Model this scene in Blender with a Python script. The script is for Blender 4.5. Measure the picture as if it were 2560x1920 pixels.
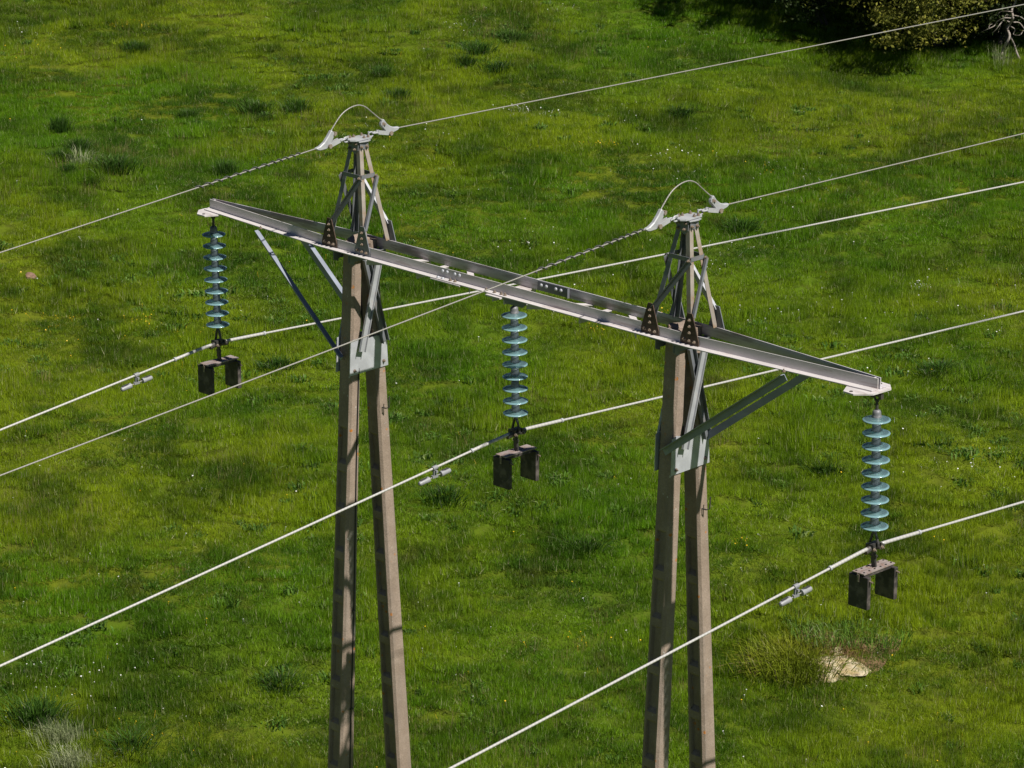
import bpy, bmesh, math, random
import numpy as np
from mathutils import Vector, Matrix

for o in list(bpy.data.objects): bpy.data.objects.remove(o)
scene = bpy.context.scene
COL = scene.collection
rng = np.random.default_rng(7)
random.seed(7)

# ------------------------------------------------------------------ camera, sky, sun
HB = 15.0                                   # height of the crossarm's lower flange above the pylon's foot
CAM = Vector((22.5409, -22.5635, 8.8886 + HB))
YAW, PITCH, ROLL, FPX = math.radians(-45.002), math.radians(17.187), math.radians(0.143), 8406.6
fw = Vector((math.sin(YAW)*math.cos(PITCH), math.cos(YAW)*math.cos(PITCH), -math.sin(PITCH)))
rt = Vector((math.cos(YAW), -math.sin(YAW), 0)); up = rt.cross(fw)
r2 = rt*math.cos(ROLL) + up*math.sin(ROLL); u2 = -rt*math.sin(ROLL) + up*math.cos(ROLL)
cd = bpy.data.cameras.new('camera'); cam = bpy.data.objects.new('camera', cd); COL.objects.link(cam)
cd.sensor_width = 36; cd.lens = FPX/2560*36; cd.clip_start = .5; cd.clip_end = 6000
M = Matrix((r2, u2, -fw)).transposed().to_4x4(); M.translation = CAM
cam.matrix_world = M
scene.camera = cam
scene.render.resolution_x, scene.render.resolution_y = 1024, 768

SUN_EL, SUN_AZ = math.radians(52.3), math.radians(5.0)      # azimuth measured from +X (along the crossarm) towards +Y
S = Vector((math.cos(SUN_EL)*math.cos(SUN_AZ), math.cos(SUN_EL)*math.sin(SUN_AZ), math.sin(SUN_EL)))
world = bpy.data.worlds.new('World'); scene.world = world; world.use_nodes = True
nt = world.node_tree; bg = nt.nodes['Background']
sky = nt.nodes.new('ShaderNodeTexSky'); sky.sky_type = 'NISHITA'; sky.sun_disc = False
sky.sun_elevation = SUN_EL; sky.sun_rotation = math.atan2(S.x, S.y); sky.air_density = .30; sky.dust_density = .05; sky.ozone_density = 1.0
nt.links.new(sky.outputs[0], bg.inputs[0]); bg.inputs[1].default_value = 0.05
sd = bpy.data.lights.new('sun', 'SUN'); sd.energy = 5.0; sd.angle = math.radians(.53); sd.color = (1, .955, .88)
sun = bpy.data.objects.new('sun', sd); COL.objects.link(sun)
sun.rotation_euler = (-S).to_track_quat('-Z', 'Y').to_euler(); sun.location = (30, 0, 60)
vs = scene.view_settings; vs.view_transform = 'Standard'; vs.look = 'None'; vs.exposure = 0.30; vs.gamma = 1; vs.use_curve_mapping = False

cy = scene.cycles; cy.max_bounces = 8; cy.diffuse_bounces = 1; cy.glossy_bounces = 3; cy.transmission_bounces = 8; cy.transparent_max_bounces = 8; cy.caustics_reflective = False; cy.caustics_refractive = False

# ------------------------------------------------------------------ materials
MATS = {}
class N:
    def __init__(s, name):
        s.m = bpy.data.materials.new(name); s.m.use_nodes = True; s.t = s.m.node_tree
        s.b = s.t.nodes['Principled BSDF']; s.out = s.t.nodes['Material Output']; MATS[name] = s.m
    def n(s, typ, **k):
        x = s.t.nodes.new(typ)
        for a, v in k.items(): setattr(x, a, v)
        return x
    def l(s, a, b): s.t.links.new(a, b)
    def set(s, **k):
        for a, v in k.items():
            i = s.b.inputs[a.replace('_', ' ')]
            i.default_value = (*v, 1) if isinstance(v, tuple) and len(v) == 3 else v
        return s
    def coord(s, kind='Object', scale=(1, 1, 1)):
        if kind == 'World': o = s.n('ShaderNodeNewGeometry').outputs['Position']
        else: o = s.n('ShaderNodeTexCoord').outputs[kind]
        mp = s.n('ShaderNodeMapping'); mp.inputs['Scale'].default_value = scale; s.l(o, mp.inputs[0]); return mp.outputs[0]
    def noise(s, vec, scale, detail=4, rough=.55, lo=None, hi=None, dist=0):
        x = s.n('ShaderNodeTexNoise'); x.inputs['Scale'].default_value = scale; x.inputs['Detail'].default_value = detail
        x.inputs['Roughness'].default_value = rough; x.inputs['Distortion'].default_value = dist
        s.l(vec, x.inputs['Vector']); o = x.outputs['Fac']
        if lo is not None:
            r = s.n('ShaderNodeMapRange'); r.interpolation_type = 'SMOOTHSTEP'
            r.inputs[1].default_value = lo; r.inputs[2].default_value = hi; s.l(o, r.inputs[0]); o = r.outputs[0]
        return o
    def mix(s, f, a, b):
        x = s.n('ShaderNodeMix'); x.data_type = 'RGBA'
        for i, v in ((0, f), (6, a), (7, b)):
            if isinstance(v, (int, float)): x.inputs[i].default_value = v
            elif isinstance(v, tuple): x.inputs[i].default_value = (*v, 1)
            else: s.l(v, x.inputs[i])
        return x.outputs[2]
    def math(s, op, a, b=None):
        x = s.n('ShaderNodeMath'); x.operation = op
        for i, v in ((0, a), (1, b)):
            if v is None: continue
            if isinstance(v, (int, float)): x.inputs[i].default_value = v
            else: s.l(v, x.inputs[i])
        return x.outputs[0]
    def col(s, o): s.l(o, s.b.inputs['Base Color']); return s
    def bump(s, h, strength=.3, dist=.01):
        x = s.n('ShaderNodeBump'); x.inputs['Strength'].default_value = strength; x.inputs['Distance'].default_value = dist
        s.l(h, x.inputs['Height']); s.l(x.outputs[0], s.b.inputs['Normal']); return s

def mat_steel(name, base, stain, amount, rough=.5, metallic=.0, streak=(1.2, 6, 14)):
    k = N(name); c = k.coord('Object', streak)
    n1 = k.noise(c, 1.6, 6, .65, .62-amount*.3, .74-amount*.2)
    n2 = k.noise(k.coord('Object'), 38, 4, .6, .3, .8)
    n3 = k.noise(k.coord('Object', (.8, 3, 3)), 2.4, 3, .5, .35, .7)
    a = k.mix(n3, tuple(v*.80 for v in base), base)
    a = k.mix(k.math('MULTIPLY', n2, .25), a, tuple(v*.6 for v in base))
    a = k.mix(k.math('MULTIPLY', n1, min(1, amount*1.3)), a, stain)
    k.col(a).set(Roughness=rough, Metallic=metallic); k.bump(n2, .15, .002)
    return k
mat_steel('weathered zinc', (.69, .645, .64), (.27, .18, .15), .34)
mat_steel('stained zinc', (.70, .66, .69), (.24, .18, .18), .58, streak=(1.0, 4, 10))
mat_steel('shaded grey zinc', (.20, .21, .23), (.24, .19, .15), .3, .5, .1, (2, 2, 4))  # base colour lowered so that shade is painted into the steel
mat_steel('tan zinc', (.37, .325, .28), (.27, .17, .09), .6, .5, .05, (2, 2, 2))
mat_steel('rusty steel', (.10, .062, .04), (.045, .028, .02), .6, .75)
mat_steel('bolt steel', (.30, .25, .20), (.17, .11, .07), .6, .6, .0, (20, 20, 20))
mat_steel('strut zinc', (.28, .31, .38), (.28, .25, .23), .3, .5, .1, (2, 2, 4))
mat_steel('bright plate', (.52, .53, .57), (.36, .30, .25), .12, .42, .15, (2, 2, 2))
mat_steel('dark iron', (.075, .07, .065), (.13, .085, .05), .4, .55, .3, (10, 10, 10))
mat_steel('cap iron', (.22, .22, .235), (.40, .40, .41), .4, .5, .15, (14, 14, 14))
mat_steel('clamp zinc', (.46, .47, .49), (.40, .33, .26), .25, .5, .1, (8, 8, 8))
mat_steel('weight iron', (.05, .042, .04), (.17, .14, .125), .5, .7, 0, (5, 5, 5))
mat_steel('weight bar', (.36, .30, .28), (.22, .12, .08), .5, .6, 0, (8, 8, 8))
mat_steel('damper grey', (.31, .315, .33), (.22, .22, .23), .3, .5, .1, (20, 20, 20))
mat_steel('spiral grey', (.07, .07, .07), (.18, .17, .16), .3, .55, .1, (20, 20, 20))

def mat_strand(name, base, pitch, rough=.42):
    k = N(name)
    tc = k.n('ShaderNodeTexCoord'); w = k.n('ShaderNodeTexWave'); w.wave_type = 'BANDS'; w.bands_direction = 'DIAGONAL'
    w.inputs['Scale'].default_value = pitch; w.inputs['Distortion'].default_value = 0; k.l(tc.outputs['Object'], w.inputs[0])
    k.col(k.mix(k.math('MULTIPLY', w.outputs['Fac'], .35), base, tuple(v*.55 for v in base))).set(Roughness=rough, Metallic=.15)
    k.bump(w.outputs['Fac'], .35, .002)
mat_strand('aluminium strand', (.52, .505, .485), 14)
mat_strand('steel strand', (.33, .315, .285), 18)

k = N('concrete')
cw = k.coord('Object')
fine = k.noise(cw, 70, 5, .7, .25, .8); mid = k.noise(cw, 5, 4, .6, .3, .7)
st = k.noise(k.coord('Object', (3, 3, .25)), 4, 4, .6, .45, .75)
base = k.mix(mid, (.30, .225, .17), (.40, .31, .245))
base = k.mix(k.math('MULTIPLY', fine, .6), base, (.15, .115, .09))
base = k.mix(k.math('MULTIPLY', st, .35), base, (.20, .17, .15))
vo = k.n('ShaderNodeTexVoronoi'); vo.inputs['Scale'].default_value = 9; k.l(cw, vo.inputs['Vector'])
sp = k.n('ShaderNodeMapRange'); sp.inputs[1].default_value = .20; sp.inputs[2].default_value = .12; k.l(vo.outputs['Distance'], sp.inputs[0])
lich = k.math('MULTIPLY', sp.outputs[0], k.noise(cw, 3.0, 3, .6, .44, .56))
lich = k.math('MULTIPLY', lich, k.noise(cw, 45, 3, .6, .36, .5))
base = k.mix(lich, base, (.45, .16, .02))
pale = k.noise(cw, 26, 3, .6, .70, .74)
base = k.mix(pale, base, (.55, .52, .48))
k.col(base).set(Roughness=.9); k.bump(k.math('ADD', fine, mid), .5, .004)

k = N('insulator glass')
k.set(Base_Color=(.50, .82, .90), Roughness=.05, IOR=1.5); k.b.inputs['Specular IOR Level'].default_value = .6
tp = k.n('ShaderNodeBsdfTransparent'); tp.inputs[0].default_value = (.86, .96, .97, 1)
tl = k.n('ShaderNodeBsdfTranslucent'); tl.inputs[0].default_value = (.62, .93, .98, 1)
m1 = k.n('ShaderNodeMixShader'); m1.inputs[0].default_value = .5; k.l(k.b.outputs[0], m1.inputs[1]); k.l(tl.outputs[0], m1.inputs[2])
m2 = k.n('ShaderNodeMixShader')
oc = k.n('ShaderNodeTexCoord'); sx = k.n('ShaderNodeSeparateXYZ'); k.l(oc.outputs['Object'], sx.inputs[0])
rad_ = k.math('SQRT', k.math('ADD', k.math('MULTIPLY', sx.outputs[0], sx.outputs[0]), k.math('MULTIPLY', sx.outputs[1], sx.outputs[1])))
rm = k.n('ShaderNodeMapRange'); rm.interpolation_type = 'SMOOTHSTEP'; rm.inputs[1].default_value = .104; rm.inputs[2].default_value = .122; rm.inputs[3].default_value = .66; rm.inputs[4].default_value = .22; k.l(rad_, rm.inputs[0]); k.l(rm.outputs[0], m2.inputs[0]); k.l(m1.outputs[0], m2.inputs[1]); k.l(tp.outputs[0], m2.inputs[2])
gl = k.n('ShaderNodeBsdfGlossy'); gl.inputs['Roughness'].default_value = .16; fr = k.n('ShaderNodeFresnel'); fr.inputs[0].default_value = 1.55
m3 = k.n('ShaderNodeMixShader'); k.l(fr.outputs[0], m3.inputs[0]); k.l(m2.outputs[0], m3.inputs[1]); k.l(gl.outputs[0], m3.inputs[2]); k.l(m3.outputs[0], k.out.inputs[0])
k = N('black rubber'); k.set(Base_Color=(.02, .02, .022), Roughness=.6)

def mat_leaf(name, cols, stray, nscale, wmix=True, transl=.35):
    """blade / leaf material: colour by place in the meadow, by plant and by blade"""
    k = N(name); w = k.coord('World')
    bl = k.n('ShaderNodeAttribute', attribute_name='bc').outputs['Fac']
    rnd = k.n('ShaderNodeObjectInfo').outputs['Random']
    big = k.noise(w, nscale[0], 3, .55, .40, .60); midn = k.noise(w, nscale[1], 5, .60, .45, .64); sm = k.noise(w, nscale[2], 5, .62, .46, .64)
    c = k.mix(big, cols[0], cols[1])
    c = k.mix(k.math('MULTIPLY', midn, .8), c, cols[2])
    c = k.mix(k.math('MULTIPLY', sm, .55), c, cols[3])
    c = k.mix(k.math('MULTIPLY', rnd, .16), c, cols[4])
    if name == 'meadow grass': c = k.mix(k.math('MULTIPLY', k.noise(w, .9, 5, .65, .58, .74), .38), c, (.23, .19, .05))
    v = k.n('ShaderNodeMapRange'); v.inputs[3].default_value = .55; v.inputs[4].default_value = 1.45; k.l(bl, v.inputs[0])
    hs = k.n('ShaderNodeHueSaturation'); hs.inputs['Value'].default_value = 1; k.l(c, hs.inputs['Color']); k.l(v.outputs[0], hs.inputs['Value'])
    sw = k.n('ShaderNodeMapRange'); sw.inputs[1].default_value = .945; sw.inputs[2].default_value = .955; k.l(bl, sw.inputs[0])
    c = k.mix(k.math('MULTIPLY', sw.outputs[0], .8), hs.outputs[0], stray)
    k.col(c).set(Roughness=.5); k.b.inputs['Specular IOR Level'].default_value = .12
    tr = k.n('ShaderNodeBsdfTranslucent'); k.l(c, tr.inputs[0]); mx = k.n('ShaderNodeMixShader'); mx.inputs[0].default_value = transl
    k.l(k.b.outputs[0], mx.inputs[1]); k.l(tr.outputs[0], mx.inputs[2]); k.l(mx.outputs[0], k.out.inputs[0])
    return k
mat_leaf('meadow grass', [(.138, .300, .010), (.300, .405, .014), (.028, .095, .009), (.046, .140, .010), (.24, .30, .022)], (.55, .52, .30), (.12, .45, 1.25), transl=.45)
mat_leaf('seed stalk', [(.26, .20, .08), (.30, .25, .10), (.16, .15, .05), (.22, .20, .06), (.34, .27, .14)], (.5, .42, .26), (.3, 1, 3))
mat_leaf('weed leaf', [(.10, .21, .03), (.13, .24, .04), (.06, .14, .02), (.09, .19, .03), (.17, .26, .06)], (.3, .36, .14), (.3, 1, 3))
mat_leaf('blue weed', [(.12, .24, .030), (.15, .26, .036), (.07, .16, .02), (.11, .22, .03), (.22, .28, .07)], (.42, .46, .26), (.4, 1, 3))
mat_leaf('rush grass', [(.045, .110, .014), (.055, .120, .014), (.032, .08, .012), (.05, .11, .014), (.07, .13, .02)], (.22, .24, .15), (.3, 1, 3), transl=.25)
mat_leaf('olive grass', [(.20, .26, .016), (.26, .29, .02), (.13, .20, .014), (.17, .24, .018), (.30, .28, .04)], (.42, .36, .2), (.5, 1, 3))
mat_leaf('pale grass', [(.42, .46, .26), (.48, .50, .30), (.32, .40, .16), (.40, .45, .22), (.52, .52, .36)], (.5, .48, .34), (.5, 1, 3))
mat_leaf('straw', [(.30, .19, .08), (.36, .24, .11), (.22, .13, .06), (.28, .18, .08), (.4, .3, .16)], (.5, .42, .26), (.5, 1, 3))
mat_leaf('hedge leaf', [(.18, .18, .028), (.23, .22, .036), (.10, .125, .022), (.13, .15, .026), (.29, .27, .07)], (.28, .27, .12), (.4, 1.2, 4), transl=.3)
mat_leaf('shaded leaf', [(.030, .050, .014), (.042, .06, .016), (.02, .038, .012), (.03, .05, .014), (.05, .065, .02)], (.12, .14, .06), (.4, 1.2, 4), transl=.25)  # near-black leaf colour paints the deep shade inside and under the crowns

k = N('meadow soil'); w = k.coord('World')
a = k.mix(k.noise(w, .13, 3, .55, .4, .6), (.075, .130, .008), (.120, .150, .010))
a = k.mix(k.noise(w, 3, 5, .6, .4, .75), a, (.07, .085, .012))
k.col(a).set(Roughness=.95); k.b.inputs['Specular IOR Level'].default_value = .05; k.bump(k.noise(w, 18, 5, .7), .6, .03)
k = N('limestone'); c = k.coord('Object')
a = k.mix(k.noise(c, 6, 5, .6, .3, .7), (.56, .49, .35), (.40, .30, .15))
a = k.mix(k.noise(k.coord('Object', (2, 2, 9)), 3, 4, .6, .55, .68), a, (.22, .16, .10))
k.col(a).set(Roughness=.9); k.bump(k.noise(c, 14, 6, .7), .7, .03)
k = N('brown stone'); c = k.coord('Object')
k.col(k.mix(k.noise(c, 8, 5, .6, .3, .7), (.16, .09, .06), (.25, .16, .11))).set(Roughness=.9); k.bump(k.noise(c, 14, 5, .7), .6, .03)
k = N('bare earth'); c = k.coord('World')
k.col(k.mix(k.noise(c, 9, 5, .65, .3, .7), (.10, .06, .03), (.33, .21, .10))).set(Roughness=.95); k.bump(k.noise(c, 25, 5, .7), .7, .03)
k = N('bark'); c = k.coord('Object', (1, 1, .3))
k.col(k.mix(k.noise(c, 14, 5, .65, .3, .7), (.20, .16, .13), (.36, .32, .28))).set(Roughness=.9); k.bump(k.noise(c, 30, 5, .7), .6, .01)
k = N('dark bark'); c = k.coord('Object', (1, 1, .3))
k.col(k.mix(k.noise(c, 14, 5, .65, .3, .7), (.05, .04, .03), (.11, .09, .07))).set(Roughness=.9)
k = N('white petal'); k.set(Base_Color=(.78, .78, .74), Roughness=.7)
k = N('yellow petal'); k.set(Base_Color=(.80, .52, .02), Roughness=.45)

# ------------------------------------------------------------------ mesh helpers (coordinates: pylon frame, z = 0 at the crossarm's lower flange)
WLOC = {}
class MB:
    def __init__(s): s.v = []; s.f = []
    def add(s, vs, fs):
        o = len(s.v); s.v.extend([tuple(v) for v in vs]); s.f.extend([tuple(i+o for i in f) for f in fs]); return s
    def box(s, c, size, ax=None):
        c = Vector(c); X, Y, Z = ax or (Vector((1, 0, 0)), Vector((0, 1, 0)), Vector((0, 0, 1)))
        a, b, d = [h/2 for h in size]
        vs = [c + X*i*a + Y*j*b + Z*l*d for i in (-1, 1) for j in (-1, 1) for l in (-1, 1)]
        return s.add(vs, [(0, 1, 3, 2), (4, 6, 7, 5), (0, 4, 5, 1), (2, 3, 7, 6), (0, 2, 6, 4), (1, 5, 7, 3)])
    def prism(s, poly, axis, thick):
        """poly: 3-D points of one face; extruded by axis*thick"""
        n = len(poly); P = [Vector(p) for p in poly]; d = Vector(axis)*thick
        return s.add(P + [p + d for p in P], [tuple(range(n))[::-1], tuple(range(n, 2*n))] + [(i, (i+1) % n, n+(i+1) % n, n+i) for i in range(n)])
    def bar(s, p0, p1, w, h, upv=(0, 0, 1)):
        p0, p1 = Vector(p0), Vector(p1); d = (p1-p0); L = d.length; d.normalize()
        sd = d.cross(Vector(upv)).normalized(); un = sd.cross(d)
        return s.box((p0+p1)/2, (L, w, h), (d, sd, un))
    def angle(s, p0, p1, u, v, a, b, t):
        """L section: leg a along u, leg b along v, heel on the line p0-p1"""
        p0, p1 = Vector(p0), Vector(p1); d = (p1-p0).normalized()
        u = Vector(u); u = (u - d*u.dot(d)).normalized(); v = Vector(v); v = (v - d*v.dot(d) - u*v.dot(u)).normalized()
        sec = [Vector((0, 0)), Vector((a, 0)), Vector((a, t)), Vector((t, t)), Vector((t, b)), Vector((0, b))]
        A = [p0 + u*q.x + v*q.y for q in sec]; B = [p1 + u*q.x + v*q.y for q in sec]
        return s.add(A+B, [(0, 1, 2, 3), (0, 3, 4, 5), (9, 8, 7, 6), (11, 10, 9, 6)] + [(i, (i+1) % 6, 6+(i+1) % 6, 6+i) for i in range(6)])
    def tube(s, pts, rad, n=8, caps=True):
        P = [Vector(p) for p in pts]; m = len(P)
        R = rad if isinstance(rad, (list, tuple)) else [rad]*m
        T = [(P[min(i+1, m-1)] - P[max(i-1, 0)]).normalized() for i in range(m)]
        a = Vector((0, 0, 1)) if abs(T[0].z) < .9 else Vector((1, 0, 0))
        u = T[0].cross(a).normalized(); vs = []
        for i in range(m):
            u = (u - T[i]*u.dot(T[i])).normalized(); w = T[i].cross(u)
            vs += [P[i] + (u*math.cos(q) + w*math.sin(q))*R[i] for q in [2*math.pi*j/n for j in range(n)]]
        fs = [(i*n+j, i*n+(j+1) % n, (i+1)*n+(j+1) % n, (i+1)*n+j) for i in range(m-1) for j in range(n)]
        if caps: fs += [tuple(range(n))[::-1], tuple(range((m-1)*n, m*n))]
        return s.add(vs, fs)
    def lathe(s, prof, o=(0, 0, 0), n=24, axis=(0, 0, 1)):
        o = Vector(o); z = Vector(axis).normalized(); x = z.orthogonal().normalized(); y = z.cross(x); m = len(prof); vs = []
        for r, h in prof: vs += [o + z*h + (x*math.cos(q) + y*math.sin(q))*r for q in [2*math.pi*j/n for j in range(n)]]
        fs = [(i*n+j, i*n+(j+1) % n, (i+1)*n+(j+1) % n, (i+1)*n+j) for i in range(m-1) for j in range(n)]
        if prof[0][0] > 1e-5: fs.append(tuple(range(n))[::-1])
        if prof[-1][0] > 1e-5: fs.append(tuple(range((m-1)*n, m*n)))
        return s.add(vs, fs)
    def mesh(s, name, mat, off=Vector((0, 0, 0)), smooth=False, bevel=0):
        me = bpy.data.meshes.new(name); me.from_pydata([tuple(Vector(v)-off) for v in s.v], [], s.f)
        bm = bmesh.new(); bm.from_mesh(me); bmesh.ops.recalc_face_normals(bm, faces=bm.faces)
        bm.to_mesh(me); bm.free()
        if smooth: me.shade_smooth()
        if mat: me.materials.append(MATS[mat])
        return me
    def build(s, name, mat, parent=None, smooth=False, loc=None, bevel=0):
        """link as one mesh object; vertices are given in the pylon frame"""
        sh = Vector((0, 0, HB))
        if loc is None:
            if parent: wl = WLOC[parent.name]
            else:
                a = np.array(s.v); c = (a.min(0)+a.max(0))/2; wl = Vector((c[0], c[1], a[:, 2].min())) + sh
        else: wl = Vector(loc) + sh
        me = s.mesh(name, mat, wl - sh, smooth)
        o = bpy.data.objects.new(name, me); COL.objects.link(o); WLOC[o.name] = wl
        o.location = wl - (WLOC[parent.name] if parent else Vector((0, 0, 0)))
        if parent: o.parent = parent
        if bevel:
            b = o.modifiers.new('bevel', 'BEVEL'); b.width = bevel; b.segments = 1; b.limit_method = 'ANGLE'
        return o
def smooth_by_angle(o, deg=35):
    me = o.data; me.shade_smooth()
    bm = bmesh.new(); bm.from_mesh(me)
    for e in bm.edges:
        if len(e.link_faces) == 2 and e.calc_face_angle(0) > math.radians(deg): e.smooth = False
    bm.to_mesh(me); bm.free(); return o
def empty(name, loc, label, cat, group=None):
    o = bpy.data.objects.new(name, None); COL.objects.link(o); o.empty_display_size = .2
    wl = Vector(loc) + Vector((0, 0, HB)); o.location = wl; WLOC[o.name] = wl; return tag(o, label, cat, group)
def tag(o, label=None, cat=None, group=None, kind=None):
    if label: o['label'] = label
    if cat: o['category'] = cat
    if group: o['group'] = group
    if kind: o['kind'] = kind
    return o
def put(name, me, parent, pos, rot=None):
    """another object on shared mesh data, placed in the pylon frame"""
    o = bpy.data.objects.new(name, me); COL.objects.link(o); wl = Vector(pos) + Vector((0, 0, HB)); WLOC[o.name] = wl
    o.location = wl - WLOC[parent.name]; o.parent = parent
    if rot is not None: o.rotation_euler = rot
    return o
X1, Y1, Z1 = Vector((1, 0, 0)), Vector((0, 1, 0)), Vector((0, 0, 1))

def hexbolt(axis, r=.014, mat='bolt steel'):
    m = MB(); a = Vector(axis); 
    m.lathe([(r*1.35, 0), (r*1.35, .003)], (0, 0, 0), 10, a); m.lathe([(r, .003), (r, .016)], (0, 0, 0), 6, a); m.lathe([(r*.5, .016), (r*.5, .028)], (0, 0, 0), 6, a)
    return m.mesh('bolt', mat)
BOLT = {'-y': hexbolt((0, -1, 0)), '+z': hexbolt((0, 0, 1)), '+x': hexbolt((1, 0, 0)), '+y': hexbolt((0, 1, 0)), '-x': hexbolt((-1, 0, 0))}
RIV = {}
def _sb():
    m = MB(); m.lathe([(.009, 0), (.009, .007)], (0, 0, 0), 6); return m.mesh('bolt', 'dark iron')
SMALLB = _sb()
def rivet(axis):
    m = MB(); m.lathe([(.020, 0), (.019, .006), (.013, .013), (.001, .016)], (0, 0, 0), 10, Vector(axis)); return m.mesh('bolt', 'bright plate', smooth=True)
RIV['-y'] = rivet((0, -1, 0)); RIV['+z'] = rivet((0, 0, 1))

# ------------------------------------------------------------------ the meadow
FH = Vector((math.sin(YAW), math.cos(YAW), 0)); RH = Vector((math.cos(YAW), -math.sin(YAW), 0))
SLOPE, D0 = .16, 31.9
def ds2xy(d, s): return CAM.x + FH.x*d + RH.x*s, CAM.y + FH.y*d + RH.y*s
def ground_z(d, s):
    """height (world) of the meadow at distance d ahead of the viewer and s to the right; a hillside that flattens out far away"""
    d = np.asarray(d, float); s = np.asarray(s, float)
    q = np.clip(d, -30, 130); z = SLOPE*(q-D0) + .03*(d-q)
    a = .22*np.sin(.31*d+.17*s+1.0)*np.sin(.26*s-.12*d+.4) + .12*np.sin(.83*s+.41*d+2.2)*np.sin(.71*d-.33*s) + .035*np.sin(2.1*d+.7*s)*np.sin(2.6*s-.9*d+1.1)
    fade = np.clip((np.hypot(d-D0, s)-3)/10, 0, 1)
    return z + a*fade
def pix_ground(px, py):
    """point of the meadow seen along a measured direction"""
    v = fw*FPX + r2*(px-1280) - u2*(py-960)
    a, l = v.dot(FH), v.dot(RH); kk = 40/a
    for _ in range(40):
        z = CAM.z + kk*v.z; g = float(ground_z(kk*a, kk*l)); kk += (z-g)/(SLOPE*a - v.z)*.9
    return kk*a, kk*l
def gpt(d, s, dz=0):
    x, y = ds2xy(d, s); return Vector((float(x), float(y), float(ground_z(d, s))+dz))

dd = np.unique(np.concatenate([np.linspace(-600, -40, 12), np.linspace(-40, 40, 41), np.linspace(40, 100, 241), np.linspace(100, 140, 41), np.linspace(140, 2600, 30)]))
ss = np.unique(np.concatenate([np.linspace(-1500, -60, 14), np.linspace(-60, -20, 41), np.linspace(-20, 20, 161), np.linspace(20, 60, 41), np.linspace(60, 1500, 14)]))
DD, SS = np.meshgrid(dd, ss, indexing='ij'); GX, GY = ds2xy(DD, SS); GZ = ground_z(DD, SS)
nv = np.stack([GX, GY, GZ], -1).reshape(-1, 3); nd, ns = DD.shape
idx = np.arange(nd*ns).reshape(nd, ns)
quads = np.stack([idx[:-1, :-1], idx[:-1, 1:], idx[1:, 1:], idx[1:, :-1]], -1).reshape(-1, 4)
me = bpy.data.meshes.new('ground'); me.from_pydata(nv.tolist(), [], quads.tolist()); me.shade_smooth(); me.materials.append(MATS['meadow soil'])
if me.polygons[0].normal.z < 0: me.flip_normals()
ground = bpy.data.objects.new('ground', me); COL.objects.link(ground); tag(ground, 'sloping green meadow behind the power line', None, None, 'structure')

def blades_mesh(name, mat, n, rad, hlo, hhi, wlo, whi, lean, r, flat=0, curl=1.0, gauss=True, out=0, bend=(0, 0), simple=False):
    """one tuft: every blade is a bent tapering strip with its own tone"""
    if gauss: px, py = r.normal(0, rad*.5, n), r.normal(0, rad*.5, n)
    else:
        q = np.sqrt(r.random(n))*rad; t = r.random(n)*6.283; px, py = q*np.cos(t), q*np.sin(t)
    h = r.uniform(hlo, hhi, n); w = r.uniform(wlo, whi, n); az = r.random(n)*6.283; ln = np.abs(r.normal(0, lean, n))
    lx, ly = np.cos(az)*ln + px/rad*out + bend[0], np.sin(az)*ln + py/rad*out + bend[1]
    fa = r.random(n)*6.283; wx, wy = np.cos(fa)*w/2, np.sin(fa)*w/2
    V = np.zeros((n, 5, 3)); z0 = -.03
    V[:, 0] = np.stack([px-wx, py-wy, np.full(n, z0)], -1); V[:, 1] = np.stack([px+wx, py+wy, np.full(n, z0)], -1)
    mx, my = px+lx*h*.45, py+ly*h*.45
    V[:, 2] = np.stack([mx-wx*.85, my-wy*.85, h*.58], -1); V[:, 3] = np.stack([mx+wx*.85, my+wy*.85, h*.58], -1)
    L = np.minimum(1, np.sqrt(lx**2+ly**2))
    V[:, 4] = np.stack([px+lx*h*1.15, py+ly*h*1.15, h*(1-.35*L*curl)], -1)
    if simple: V = V[:, [0, 1, 4]]
    K = V.shape[1]; o = (np.arange(n)*K)[:, None]
    tri = o+np.array([[0, 1, 2]]) if simple else np.concatenate([o+np.array([[0, 1, 3]]), o+np.array([[0, 3, 2]]), o+np.array([[2, 3, 4]])])
    me = bpy.data.meshes.new(name); me.from_pydata(V.reshape(-1, 3).tolist(), [], tri.tolist())
    at = me.attributes.new('bc', 'FLOAT', 'POINT'); at.data.foreach_set('value', np.repeat(r.random(n), K).astype(np.float32))
    me.materials.append(MATS[mat]); return me

protos = bpy.data.collections.new('grass tufts')
def proto(name, me):
    o = bpy.data.objects.new(name, me); protos.objects.link(o); return o
specs = [('grass_tuft_a', 1350, .47, .04, .08, .006, .011, .60), ('grass_tuft_b', 1350, .47, .04, .10, .006, .010, .55), ('grass_tuft_c', 1300, .47, .05, .12, .005, .010, .50),
         ('grass_tuft_d', 1400, .47, .03, .07, .007, .012, .80), ('grass_tuft_e', 1250, .47, .05, .14, .005, .010, .46), ('grass_tuft_f', 1350, .47, .04, .11, .005, .010, .60)]
for i, (n_, cnt, rad, h0, h1, w0, w1, ln) in enumerate(specs): proto(n_, blades_mesh(n_, 'meadow grass', cnt, rad, h0, h1, w0, w1, ln, np.random.default_rng(100+i), gauss=False, simple=True))

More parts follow.
